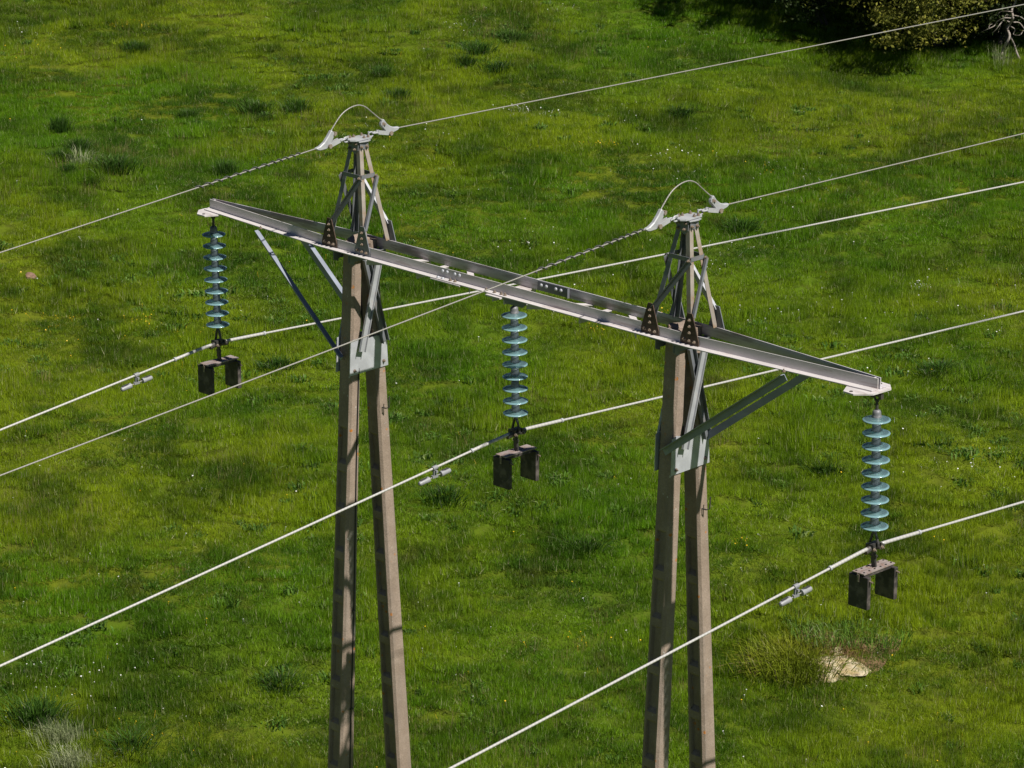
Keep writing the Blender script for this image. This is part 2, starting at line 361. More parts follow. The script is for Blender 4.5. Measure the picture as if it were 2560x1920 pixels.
def scatter(name, coll, pts, rots, scales, kinds, label, cat):
    me = bpy.data.meshes.new(name); me.from_pydata(pts.tolist(), [], [])
    a = me.attributes.new('rot', 'FLOAT_VECTOR', 'POINT'); a.data.foreach_set('vector', np.ascontiguousarray(rots, np.float32).ravel())
    a = me.attributes.new('siz', 'FLOAT_VECTOR', 'POINT'); a.data.foreach_set('vector', np.ascontiguousarray(scales, np.float32).ravel())
    a = me.attributes.new('kin', 'INT', 'POINT'); a.data.foreach_set('value', np.ascontiguousarray(kinds, np.int32))
    o = bpy.data.objects.new(name, me); COL.objects.link(o)
    g = bpy.data.node_groups.new(name, 'GeometryNodeTree')
    g.interface.new_socket('Geometry', in_out='INPUT', socket_type='NodeSocketGeometry'); g.interface.new_socket('Geometry', in_out='OUTPUT', socket_type='NodeSocketGeometry')
    gi, go = g.nodes.new('NodeGroupInput'), g.nodes.new('NodeGroupOutput')
    ci = g.nodes.new('GeometryNodeCollectionInfo'); ci.inputs[0].default_value = coll; ci.inputs['Separate Children'].default_value = True; ci.inputs['Reset Children'].default_value = True
    ip = g.nodes.new('GeometryNodeInstanceOnPoints'); ip.inputs['Pick Instance'].default_value = True
    def na(n_, t):
        x = g.nodes.new('GeometryNodeInputNamedAttribute'); x.data_type = t; x.inputs[0].default_value = n_; return x.outputs[0]
    g.links.new(gi.outputs[0], ip.inputs['Points']); g.links.new(ci.outputs[0], ip.inputs['Instance'])
    g.links.new(na('kin', 'INT'), ip.inputs['Instance Index'])
    er = g.nodes.new('FunctionNodeEulerToRotation'); g.links.new(na('rot', 'FLOAT_VECTOR'), er.inputs[0]); g.links.new(er.outputs[0], ip.inputs['Rotation'])
    g.links.new(na('siz', 'FLOAT_VECTOR'), ip.inputs['Scale']); g.links.new(ip.outputs[0], go.inputs[0])
    md = o.modifiers.new('scatter', 'NODES'); md.node_group = g
    return tag(o, label, cat, None, 'stuff')

BARE = [(*pix_ground(2095, 1645), .62, .42), (*pix_ground(2125, 1610), .5, .4)]       # trodden earth by the stones
step = .41
gd, gs = np.meshgrid(np.arange(41, 100, step), np.arange(-25, 25, step), indexing='ij')
gd = (gd + rng.uniform(-.5, .5, gd.shape)*step*.7).ravel(); gs = (gs + rng.uniform(-.5, .5, gs.shape)*step*.7).ravel()
keep = np.abs(gs) < 14 + (gd-48)*.2
for bd, bs, ra, rb in BARE: keep &= ((gd-bd)/rb)**2 + ((gs-bs)/ra)**2 > 1
gd, gs = gd[keep], gs[keep]; n = len(gd)
x, y = ds2xy(gd, gs); z = ground_z(gd, gs)
patch = .5 + .5*np.sin(.55*x+.2*y)*np.sin(.47*y-.15*x+1) + rng.normal(0, .25, n)
kin = np.clip((patch*5.0).astype(int), 0, 5)
sc = rng.uniform(.75, 1.3, n)
tall = 1 + .45*np.sin(.9*x+.5*y+.8)*np.sin(.75*y-.4*x) + .3*np.sin(2.3*x-1.1*y)*np.sin(1.9*y+.7*x)
sc3 = np.stack([sc, sc, sc*np.clip(tall, .5, 1.6)*rng.uniform(.7, 1.3, n)], -1)
rot = np.stack([rng.normal(0, .06, n), rng.normal(0, .06, n), rng.uniform(0, 6.283, n)], -1)
scatter('meadow_grass', protos, np.stack([x, y, z], -1), rot, sc3, kin, 'short green meadow grass covering the whole slope', 'grass')

stalks = bpy.data.collections.new('seed stalks'); weeds = bpy.data.collections.new('meadow weeds')
for i in range(3):
    me = blades_mesh('seed_stalk%d' % i, 'seed stalk', 26, .30, .16, .30, .005, .009, .22, np.random.default_rng(150+i), simple=True)
    stalks.objects.link(bpy.data.objects.new('seed_stalk%d' % i, me))
    me = blades_mesh('meadow_weed%d' % i, 'weed leaf', 46, .17, .06, .13, .020, .034, .9, np.random.default_rng(160+i), out=.5)
    weeds.objects.link(bpy.data.objects.new('meadow_weed%d' % i, me))
def spread(name, coll, count, cl, lab, cat, smin, smax):
    cen = np.stack([rng.uniform(45, 95, cl), rng.uniform(-15, 15, cl)], -1); pick = rng.integers(0, cl, count)
    d_ = cen[pick, 0]+rng.normal(0, 1.1, count); s__ = cen[pick, 1]+rng.normal(0, 1.1, count); ok = np.abs(s__) < 11+(d_-48)*.16; d_, s__ = d_[ok], s__[ok]; m_ = len(d_)
    x_, y_ = ds2xy(d_, s__); q_ = rng.uniform(smin, smax, m_)
    scatter(name, coll, np.stack([x_, y_, ground_z(d_, s__)], -1), np.stack([rng.normal(0, .08, m_), rng.normal(0, .08, m_), rng.uniform(0, 6.28, m_)], -1), np.stack([q_, q_, q_], -1), rng.integers(0, 3, m_), lab, cat)
spread('seed_grass', stalks, 1500, 70, 'thin brownish seed stalks standing over the short grass', 'seed grass', .7, 1.15)
spread('meadow_weeds', weeds, 1300, 90, 'small broad-leaved weeds scattered through the grass', 'weeds', .6, 1.3)

# ------------------------------------------------------------------ the pylon
A, T, G, B, HP = 4.586, 2.248, .25, .173, 1.16       # half length, half pole spacing, half peak base, half beam gap, peak height
XB = T + .30                                          # the beams bend inwards here
pyl = empty('pylon', (0, 0, -HB), 'concrete and steel portal pylon with two A-shaped poles, long crossarm and two lattice peaks', 'pylon')

def pole(xc, side, recess0):
    m = MB(); c = .024; ztop, zbot = .075, -HB - .35
    def sec(z):
        h = -z; return (.118+.062*max(h, 0) if side > 0 else -.095-.047*max(h, 0)), .092+.0042*h, .064+.0065*h
    lev = [ztop, recess0]; zc = recess0; pan = []
    while zc > zbot + 1.2:
        pan.append((zc, zc-.40)); lev += [zc-.40]; zc -= .48
        if zc > zbot + 1.2: lev += [zc]
    lev.append(zbot); lev = sorted(set(lev), reverse=True)
    pset = {a for a, b in pan}
    def ring(z):
        y, wx, wy = sec(z)
        return [Vector(q) for q in ((xc-wx+c, y-wy, z), (xc+wx-c, y-wy, z), (xc+wx, y-wy+c, z), (xc+wx, y+wy-c, z), (xc+wx-c, y+wy, z), (xc-wx+c, y+wy, z), (xc-wx, y+wy-c, z), (xc-wx, y-wy+c, z))]
    for z0, z1 in zip(lev[:-1], lev[1:]):
        a, b = ring(z0), ring(z1)
        m.add(a+b, [(i, (i+1) % 8, 8+(i+1) % 8, 8+i) for i in range(1, 8)])
        if z0 in pset:
            def inner(z, dz, dep=0, sh=0):
                y, wx, wy = sec(z); q = wx*.58 - sh; return [Vector((xc-q, y-wy+dep, z+dz)), Vector((xc+q, y-wy+dep, z+dz))]
            t0, t1 = inner(z0, 0), inner(z1, 0); s0, s1 = inner(z0, -.03, .036, .012), inner(z1, .045, .036, .012)
            m.add([a[0], a[1], b[0], b[1], t0[0], t0[1], t1[0], t1[1], s0[0], s0[1], s1[0], s1[1]],
                  [(0, 4, 6, 2), (5, 1, 3, 7), (4, 8, 10, 6), (9, 5, 7, 11), (4, 5, 9, 8), (10, 11, 7, 6), (8, 9, 11, 10), (0, 1, 5, 4), (2, 6, 7, 3)])
        else: m.add([a[0], a[1], b[1], b[0]], [(0, 1, 2, 3)])
    m.add(ring(ztop), [tuple(range(8))]); m.add(ring(zbot), [tuple(range(8))[::-1]])
    o = m.build('concrete_pole', 'concrete', pyl, loc=(xc, side*.1, -HB)); return o, sec
poles = []
for xc in (-T, T):
    for side, r0 in ((-1, -1.88), (1, -2.05)):
        o, sec = pole(xc, side, r0); poles.append((o, xc, side, sec))
for o, xc, side, sec in poles:
    if side > 0:      # the step hook on the lit face
        z = -1.62; y, wx, wy = sec(z); xf = xc + wx
        MB().tube([(xf-.02, y-.02, z-.13), (xf+.05, y-.01, z-.13), (xf+.075, y+.01, z-.12), (xf+.08, y+.015, z), ], .007, 6).build('step_hook', 'dark iron', o, loc=(xf, y, z))
    if side < 0 and xc < 0:
        pts = []
        for h in np.linspace(1.25, HB, 40):
            y, wx, wy = sec(-h); pts.append((xc+wx+.008, y+.028+.004*math.sin(h*2.1), -h))
        MB().tube(pts, .0065, 6).build('earth_lead', 'black rubber', o, loc=(xc, -.2, -HB))
        for h in (3.9, 5.0):
            y, wx, wy = sec(-h); MB().box((xc+wx+.008, y+.028, -h), (.022, .04, .014)).build('lead_clip', 'dark iron', o, loc=(xc, -.2, -h))

# crossarm beams: rolled angles, bent in plan towards the tips
TH = .009
for sgn, mt in ((-1, 'weathered zinc'), (1, 'stained zinc')):
    ax = [-A-.02, -XB, XB, A+.02]; ay = [.014, B, B, .014]
    def strip(dy0, dy1, z0, z1):
        lo = [Vector((x, sgn*(y+dy0), z0)) for x, y in zip(ax, ay)]; hi = [Vector((x, sgn*(y+dy1), z0)) for x, y in zip(ax, ay)]
        vs = lo + hi + [v + Vector((0, 0, z1-z0)) for v in lo+hi]; n = 4
        fs = []
        for i in range(3): fs += [(i, i+1, n+i+1, n+i), (2*n+i, 3*n+i, 3*n+i+1, 2*n+i+1), (i, 2*n+i, 2*n+i+1, i+1), (n+i, n+i+1, 3*n+i+1, 3*n+i)]
        fs += [(0, n, 3*n, 2*n), (n-1, 3*n-1, 4*n-1, 2*n-1)]; return vs, fs
    m = MB(); m.add(*strip(0, TH, -TH, .095)); m.add(*strip(TH, .092, -TH, 0))
    m.build('crossarm_beam', mt, pyl, loc=(0, sgn*B, 0))
# tip plates under both beam ends
for s in (-1, 1):
    P = [(4.34, -.135), (4.41, -.262), (4.53, -.268), (4.655, -.14), (4.665, .10), (4.58, .19), (4.44, .20), (4.34, .135)]
    m = MB().prism([(s*x, y, -TH-.003) for x, y in P], (0, 0, -1), .014)
    tp = m.build('tip_plate', 'weathered zinc', pyl, loc=(s*4.5, 0, -.02))
    for hx, hy in ((4.47, -.225), (4.50, .15)):
        MB().lathe([(.016, 0), (.016, .004)], (s*hx, hy, -TH-.002), 12).build('hole_collar', 'dark iron', tp, loc=(s*hx, hy, -.01))
# lacing between the beams
for xa, xb in ((-1.90, -1.42), (-1.16, -1.16), (-.40, -.90), (.40, .88), (1.105, 1.105), (1.85, 1.32)):
    m = MB().angle((xa, -.225, -.011), (xb, .225, -.011), (1, 0, 0), (0, 0, -1), .065, .065, .007)
    m.build('lacing_bar', 'weathered zinc', pyl, loc=(xa, 0, -.02))
# cross channel that carries the middle string
m = MB(); m.box((0, 0, -.018), (.17, .50, .014)); m.box((.078, 0, -.06), (.012, .44, .07)); m.box((-.078, 0, -.06), (.012, .44, .07))
m.prism([(-.10, -.30, -.026), (.10, -.30, -.026), (.10, -.24, -.026), (-.10, -.24, -.026)], (0, 0, 1), .014)
hb = m.build('hanger_channel', 'weathered zinc', pyl, loc=(0, 0, -.05))
for bx, by in ((-.16, -.225), (-.045, -.225), (.05, -.225), (.10, -.225)): put('bolt', BOLT['+z'], hb, (bx, by, .0005))
m = MB().prism([(.10, -.262, -.012), (.44, -.262, -.012), (.38, -.262, -.062), (.14, -.262, -.062)], (0, 1, 0), .01); m.build('stiffener', 'shaded grey zinc', pyl, loc=(.3, -.26, -.05))
# splices
m = MB(); m.box((-.70, -B+.006, .048), (.46, .008, .085)); m.box((-.70, -B-.055, -TH-.007), (.42, .095, .01))
sp = m.build('splice_plate', 'weathered zinc', pyl, loc=(-.7, -B, 0))
for i, bx in enumerate((-.82, -.755, -.645, -.58)):
    put('bolt', RIV['-y'], sp, (bx, -B-TH-.0005, .062)); put('bolt', RIV['+z'] if i < 2 else BOLT['+z'], sp, (bx-.02, -B-.055, .0005))
m = MB().prism([(.16, B-.001, -.004), (.60, B-.001, -.004), (.585, B-.001, .092), (.17, B-.001, .092)], (0, -1, 0), .010); m.box((.597, B-.022, .044), (.008, .03, .092))
sp = m.build('splice_plate', 'shaded grey zinc', pyl, loc=(.38, B, 0))
for bx in (.22, .29, .42, .49): put('bolt', RIV['-y'], sp, (bx, B-.0115, .052))
# short plates that close the tips
for s in (-1, 1): MB().box((s*(A-.03), 0, .05), (.012, .026, .085)).build('end_web', 'stained zinc', pyl, loc=(s*A, 0, 0))

def gusset(xc, sy, mt, holes=True):
    yo = sy*(B+TH+.001); w0, w1, h = .114, .030, .30
    P = [(xc-w0, yo, .003), (xc+w0, yo, .003), (xc+w0, yo, .045), (xc+w1, yo, h), (xc-w1, yo, h), (xc-w0, yo, .045)]
    g = MB().prism(P, (0, sy, 0), .010).build('gusset_plate', mt, pyl, loc=(xc, yo, 0))
    ax = '-y' if sy < 0 else '+y'; yb = yo + sy*.0105
    for dx, z in ((-.062, .045), (.004, .040), (.066, .036), (.004, .115), (.002, .175), (0, .235)): put('bolt', BOLT[ax], g, (xc+dx, yb, z))
    return g
for s, lean in ((-1, 0), (1, .03)):
    xc = s*T
    mts = ('rusty steel', 'shaded grey zinc') if s < 0 else ('rusty steel', 'rusty steel')
    top, bot = {}, {}
    for ix in (-1, 1):
        for iy in (-1, 1):
            gusset(xc+ix*G, iy, mts[(ix+1)//2] if iy < 0 else 'shaded grey zinc')
            b0 = Vector((xc+ix*(G+.012), iy*(B+TH-.0005), .10)); t0 = Vector((xc+lean+ix*.072, iy*.052, HP-.06))
            bot[ix, iy], top[ix, iy] = b0, t0
            m = MB().angle(b0, t0, (-ix, 0, 0), (0, -iy, 0), .050, .050, .006)
            m.build('peak_leg', 'tan zinc' if ix > 0 else 'shaded grey zinc', pyl, loc=tuple(b0))  # same steel: sun-side legs coloured lighter, the others darkened as if shaded
    def at(c, f): return bot[c].lerp(top[c], f)
    FB = .70
    order = [((1, -1), (-1, -1), (0, -1, 0)), ((1, 1), (1, -1), (1, 0, 0)), ((-1, 1), (1, 1), (0, 1, 0)), ((-1, -1), (-1, 1), (-1, 0, 0))]
    for ca, cb, nrm in order:
        nv_ = Vector(nrm)*.008
        MB().angle(at(ca, FB)+nv_, at(cb, FB)+nv_, (0, 0, -1), nv_, .042, .006, .005).build('peak_belt', 'shaded grey zinc', pyl, loc=tuple(at(ca, FB)))
        br = MB().angle(at(ca, FB-.02)+nv_*2, at(cb, .19)+nv_*2+(at(cb, .19)-at(ca, FB)).normalized()*.03, (at(ca, .5)-at(cb, .5)), nv_, .05, .03, .005).build('peak_brace', 'bright plate' if nrm[1] > 0 else 'shaded grey zinc', pyl, loc=tuple(at(cb, .1)))
        key = {(0, -1, 0): '-y', (1, 0, 0): '+x', (0, 1, 0): '+y', (-1, 0, 0): '-x'}[nrm]
        put('bolt', BOLT[key], br, at(ca, FB-.03)+nv_*2.6)
    # head: two side plates and a bolted cap plate
    xt = xc + lean
    for iy in (-1, 1):
        m = MB().prism([(xt-.072, iy*.062, HP-.02), (xt+.072, iy*.062, HP-.02), (xt+.072, iy*.066, HP-.12), (xt+.03, iy*.068, HP-.16), (xt-.072, iy*.066, HP-.10)], (0, iy, 0), .009)
        hp = m.build('head_plate', 'shaded grey zinc', pyl, loc=(xt, iy*.065, HP-.1))
        for bx, bz in ((-.05, -.05), (-.045, -.105), (.045, -.05), (.03, -.11)): put('bolt', BOLT['-y' if iy < 0 else '+y'], hp, (xt+bx, iy*.077, HP+bz))
    for ix in (-1, 1):
        m = MB().box((xt+ix*.080, 0, HP-.065), (.009, .11, .09)); hp = m.build('head_plate', 'shaded grey zinc', pyl, loc=(xt+ix*.09, 0, HP-.1))
        for by, bz in ((-.035, -.085), (.035, -.085)): put('bolt', BOLT['+x' if ix > 0 else '-x'], hp, (xt+ix*.0855, by, HP+bz))
    P = [(-.075, -.115), (-.04, -.15), (.04, -.15), (.08, -.11), (.08, .11), (.04, .15), (-.04, .15), (-.075, .115)]
    m = MB().prism([(xt+a, b, HP-.016) for a, b in P], (0, 0, 1), .014)
    m.prism([(xt+.095, -.075, HP-.021), (xt+.112, .02, HP-.021), (xt+.095, .085, HP-.021), (xt-.09, .085, HP-.021), (xt-.09, -.075, HP-.021)], (0, 0, -1), .010)
    cp = m.build('cap_plate', 'clamp zinc', pyl, loc=(xt, 0, HP))
    for bx, by in ((-.05, -.07), (-.05, -.02), (-.05, .09), (.055, .03), (.055, .085)): put('bolt', BOLT['+z'], cp, (xt+bx, by, HP-.0015))
    # plates and crossed angles that tie the two legs of the A
    for ix in (-1, 1):
        xf = xc + ix*(.092+.0042*1.1+.004)
        P = [(-.255, -1.31), (.285, -1.30), (.265, -.985), (.115, -.945), (-.05, -.965), (-.185, -.93), (-.245, -.95)]
        tp = MB().prism([(xf, y, z) for y, z in P], (ix, 0, 0), .009).build('tie_plate', 'bright plate', pyl, loc=(xf, 0, -1.1))
        for by, bz in ((-.19, -1.265), (.22, -1.24)): put('bolt', BOLT['+x' if ix > 0 else '-x'], tp, (xf+ix*.0095, by, bz))
        x1 = xf + ix*.011
        def chan(p, q, w=.088, lip=.034, t=.006):
            p, q = Vector(p), Vector(q); d = (q-p).normalized(); n_ = Vector((ix, 0, 0)); sd_ = d.cross(n_)
            m = MB().box((p+q)/2, ((q-p).length, w, t), (d, sd_, n_))
            for sg in (-1, 1): m.box((p+q)/2 + sd_*sg*(w/2-t/2) + n_*(lip/2+t/2), ((q-p).length, t, lip), (d, sd_, n_))
            return m
        chan((x1+ix*.004, -.030, -.09), (x1+ix*.004, .228, -1.03)).build('cross_brace', 'shaded grey zinc', pyl, loc=(x1, 0, -.5))
        x2 = x1 + ix*.046
        chan((x2, .125, -.10), (x2, -.130, -1.06), .080, .02).build('cross_brace', 'clamp zinc', pyl, loc=(x2, 0, -.5))
        # seat angle under the beams
        MB().angle((xf+ix*.008, -.262, -.012), (xf+ix*.008, .262, -.012), (ix, 0, 0), (0, 0, -1), .075, .085, .008).build('seat_angle', 'shaded grey zinc', pyl, loc=(xf, 0, -.05))
        MB().prism([(xf+ix*.016, -.25, -.02), (xf+ix*.016, -.17, -.02), (xf+ix*.016, -.19, -.13), (xf+ix*.016, -.25, -.11)], (ix, 0, 0), .008).build('seat_plate', 'shaded grey zinc', pyl, loc=(xf, -.2, -.1))
    # knee struts towards the near tip
    xtop, ztie = (3.56, -1.12) if s < 0 else (3.70, -1.07)
    for iy in (-1, 1):
        st = MB().angle((s*xtop, iy*.238, -.012), (s*(T-.01), iy*.247, ztie), (0, iy, 0), (0, 0, -1), .055, .068, .006).build('knee_strut', 'strut zinc', pyl, loc=(s*T, iy*.24, ztie))
        put('bolt', BOLT['+z'], st, (s*(xtop-.02), iy*.225, .0005))
    # cracked concrete cap between the beams
    m = MB().lathe([(.10, -.02), (.13, .02), (.12, .06), (.06, .085), (.02, .09)], (xc-.03, .02, .03), 9)
    m.v = [(x+.02*math.sin(31*y+7*z), y+.015*math.sin(23*x), z+.012*math.sin(40*x+17*y)) for x, y, z in m.v]
    m.build('pole_cap', 'concrete', pyl, loc=(xc, 0, .05))

# ------------------------------------------------------------------ insulator strings, clamps, counterweights
UM = MB(); UM.lathe([(.030, .022), (.050, .021), (.066, .015), (.072, .016), (.092, .008), (.098, .009), (.116, .001), (.124, .000), (.1275, -.004), (.1275, -.009), (.119, -.012), (.112, -.005), (.102, -.004), (.097, -.016), (.091, -.016), (.088, -.001), (.074, .002), (.069, -.014), (.063, -.014), (.060, .004), (.045, .006), (.030, .008), (.030, .022)], n=48)
DISC = UM.mesh('glass_disc', 'insulator glass', smooth=True)
UM = MB(); UM.lathe([(.0465, .014), (.047, .026), (.043, .036), (.040, .05), (.040, .064), (.035, .078), (.024, .088), (.012, .092)], n=20); CAP = UM.mesh('metal_cap', 'cap iron', smooth=True)
UM = MB(); UM.lathe([(.026, .012), (.026, -.012), (.011, -.016), (.011, -.045)], n=14); PIN = UM.mesh('pin', 'cap iron', smooth=True)
TILT = .035/1.5
def istring(X, z0, zh, zc, label):
    e = empty('insulator_string', (X, 0, zh), label, 'insulator', 'insulator strings on the crossarm')
    def P(z): return Vector((X, (zh-z)*TILT, z))
    rot = (TILT, 0, 0)
    # shackle, eye link
    m = MB(); top = zh
    if X:
        m.tube([P(top)+Vector((-.032, 0, .02)), P(top)+Vector((-.032, 0, -.03)), P(top-.07)+Vector((-.012, 0, 0)), P(top-.07)+Vector((.012, 0, 0)), P(top)+Vector((.032, 0, -.03)), P(top)+Vector((.032, 0, .02))], .010, 8)
        m.box(P(top-.005), (.10, .05, .022)); m.box(P(top-.005)+Vector((.045, 0, -.012)), (.03, .04, .045)); m.box(P(top-.005)+Vector((-.045, 0, -.012)), (.03, .04, .045))
        m.tube([P(top-.055), P(top-.10), P(z0+.085)], [.012, .014, .016], 8)
    else: m.tube([P(top+.03), P(z0+.085)], .014, 8); m.box(P(top), (.05, .06, .05))
    m.build('shackle', 'dark iron', e)
    for i in range(9):
        z = z0 - .127*i; d = put('glass_disc', DISC, e, P(z), rot); d['label'] = 'round blue-green glass insulator disc'
        c = bpy.data.objects.new('metal_cap', CAP); COL.objects.link(c); c.parent = d
        c = bpy.data.objects.new('pin', PIN); COL.objects.link(c); c.parent = d
    zb = z0 - .127*8
    m = MB(); m.tube([P(zb-.035), P(zb-.075)], .019, 10)
    for ix in (-1, 1): m.tube([P(zb-.06)+Vector((ix*.012, 0, 0)), P(zb-.09)+Vector((ix*.022, 0, 0)), P(zc+.035)+Vector((ix*.046, 0, 0)), P(zc-.01)+Vector((ix*.046, 0, 0))], .0125, 8)
    m.build('yoke', 'dark iron', e)
    y0 = P(zc).y
    # suspension clamp round the cable
    m = MB(); m.tube([(X, y0-.125, zc-.030), (X, y0-.07, zc-.012), (X, y0, zc-.004), (X, y0+.07, zc-.009), (X, y0+.125, zc-.022)], [.026, .031, .036, .031, .026], 10)
    m.box((X, y0, zc+.024), (.06, .10, .028)); m.box((X, y0-.055, zc+.01), (.09, .022, .05)); m.box((X, y0+.055, zc+.005), (.09, .022, .05))
    m.tube([(X-.07, y0, zc), (X+.075, y0, zc)], .014, 8)
    cl = m.build('clamp', 'dark iron', e)
    for dy in (-.055, .055): put('bolt', BOLT['+x'], cl, (X+.046, y0+dy, zc-.012))
    return y0
def counterweight(X, y0, zc, label, wl):
    e = empty('counterweight', (X, y0, zc-.56), label, 'counterweight', 'counterweights under the cables')
    zt = zc - .205; yc = y0 + .005
    m = MB(); m.tube([(X, y0, zc-.03), (X, y0, zc-.075)], .020, 8); m.box((X, y0, zc-.11), (.044, .022, .09)); m.bar((X, y0+.002, zc-.10), (X, y0+.012, zt-.02), .018, .05, (1, 0, 0)); m.box((X+.005, y0-.004, zc-.085), (.075, .018, .018))
    m.build('hanger', 'dark iron', e)
    for ix in (-1, 1):
        b = MB().box((X+ix*.040, yc, zt), (.062, .44, .011)).build('top_bar', 'weight bar', e)
        for by in () if X < 1 else (-.19, -.115, -.04, .045, .12, .195): put('bolt', SMALLB, b, (X+ix*.045, yc+by, zt+.0058))
    MB().box((X, yc, zt-.022), (.13, .40, .026)).build('spacer_bar', 'weight iron', e)
    for iy in (-1, 1):
        w = MB().box((X, yc+iy*.192, zt-.178), (.225, .048, .31)).build('weight_block', 'weight iron', e, bevel=.004)
        if wl[(iy+1)//2]: w['label'] = wl[(iy+1)//2]
        MB().tube([(X+.09, yc+iy*.192, zt-.055), (X+.15, yc+iy*.192, zt-.062)], .008, 6).build('locking_pin', 'bolt steel', w, loc=(X+.11, yc+iy*.192, zt-.06))
        MB().box((X+.005, yc+iy*.2215, zt-.045), (.022, .010, .07)).build('clip', 'bolt steel', w, loc=(X, yc+iy*.22, zt-.05))
    return e
CONDS = [(-A, -.2945, -.055, -1.525, 'left', .1165, .0510), (0.0, -.262, -.07, -1.482, 'middle', .1140, .0540), (A, -.2945, -.055, -1.510, 'right', .1050, .0590)]
ilab = {'left': 'string of nine glass discs hanging from the far left tip of the crossarm', 'middle': 'string of nine glass discs hanging from the middle of the crossarm', 'right': 'string of nine glass discs hanging from the near right tip of the crossarm'}
clab = {'left': 'dark iron counterweight under the left insulator string', 'middle': 'dark iron counterweight under the middle insulator string', 'right': 'rusty counterweight with sticking-out pins under the right insulator string'}
dlab = {'left': 'grey dumbbell vibration damper on the cable left of the left insulator string', 'middle': 'grey dumbbell vibration damper on the middle cable, left of the middle string', 'right': 'grey dumbbell vibration damper on the nearest cable above the long-grass tussock'}
wlab = {'left': 'thick pale power cable held by the left insulator string', 'middle': 'thick pale power cable held by the middle insulator string', 'right': 'thick pale power cable held by the right insulator string'}
def damper(X, yd, zf, label):
    s = (zf(yd+.1)-zf(yd-.1))/.2; z = zf(yd)
    e = empty('vibration_damper', (X, yd, z-.13), label, 'damper', 'vibration dampers on the power cables')
    def Q(dy, dz): return Vector((X, yd+dy, z+dy*s+dz))
    m = MB(); m.tube([Q(-.028, 0), Q(.028, 0)], .023, 12); m.box(Q(0, -.045), (.020, .036, .07)); m.box(Q(.004, -.035)+Vector((.018, 0, 0)), (.03, .024, .024)); m.box(Q(0, -.088), (.026, .075, .026))
    m.build('clamp', 'damper grey', e)
    m = MB(); m.tube([Q(-.12, -.092), Q(0, -.088), Q(.12, -.092)], .006, 6); m.build('messenger_cable', 'steel strand', e)
    for sg in (-1, 1):
        m = MB(); a, b = Q(sg*.075, -.092), Q(sg*.215, -.096); d = (b-a).normalized(); L = (b-a).length
        m.lathe([(.012, 0), (.030, .004), (.030, .035), (.026, .06), (.027, L-.03), (.020, L-.008), (.006, L)], a, 14, d)
        w = m.build('damper_weight', 'damper grey', e); smooth_by_angle(w, 40)
        mid = a.lerp(b, .5); u = Vector((0, -d.z, d.y))*(1 if d.y > 0 else -1)
        MB().box(mid + u*.027, (.020, .085, .012), (X1, d, u)).build('slot', 'spiral grey', w, loc=tuple(mid))
for X, z0, zh, zc, nm, ml, mr in CONDS:
    y0 = istring(X, z0, zh, zc, ilab[nm])
    counterweight(X, y0, zc, clab[nm], {'left': (None, 'dark block with pale edge'), 'middle': ('dark block with pale edge', 'dark block with rusty edge'), 'right': ('dark block with pale flaking edge', 'dark block with rusty brown edge')}[nm])
    def zf(y, zc=zc, ml=ml, mr=mr, y0=y0):
        q = y - y0; r = math.sqrt(q*q+.12**2) - .12
        return zc - (ml*r*(1-r/330) if q < 0 else mr*r*(1-r/240))
    ys = np.concatenate([-np.geomspace(70, 1.2, 60), np.linspace(-1.15, 1.15, 60), np.geomspace(1.2, 95, 70)])
    cable = MB().tube([(X, float(y), zf(float(y))) for y in ys], .0122, 8).build('power_cable', 'aluminium strand', None, smooth=True)
    tag(cable, wlab[nm], 'cable', 'power cables')
    for ya, yb in ((-.62, -.10), (.10, .66)):
        MB().tube([(X, y0+float(y), zf(y0+float(y))) for y in np.linspace(ya, yb, 16)], .0178, 10).build('armour_rod', 'aluminium strand', cable, smooth=True)
    for yy in (-.615, .655): MB().tube([(X, y0+yy-.012, zf(y0+yy-.012)), (X, y0+yy+.012, zf(y0+yy+.012))], .0235, 12).build('collar', 'clamp zinc', cable)
    damper(X, {'left': -1.115, 'middle': -1.09, 'right': -1.05}[nm], zf, dlab[nm])

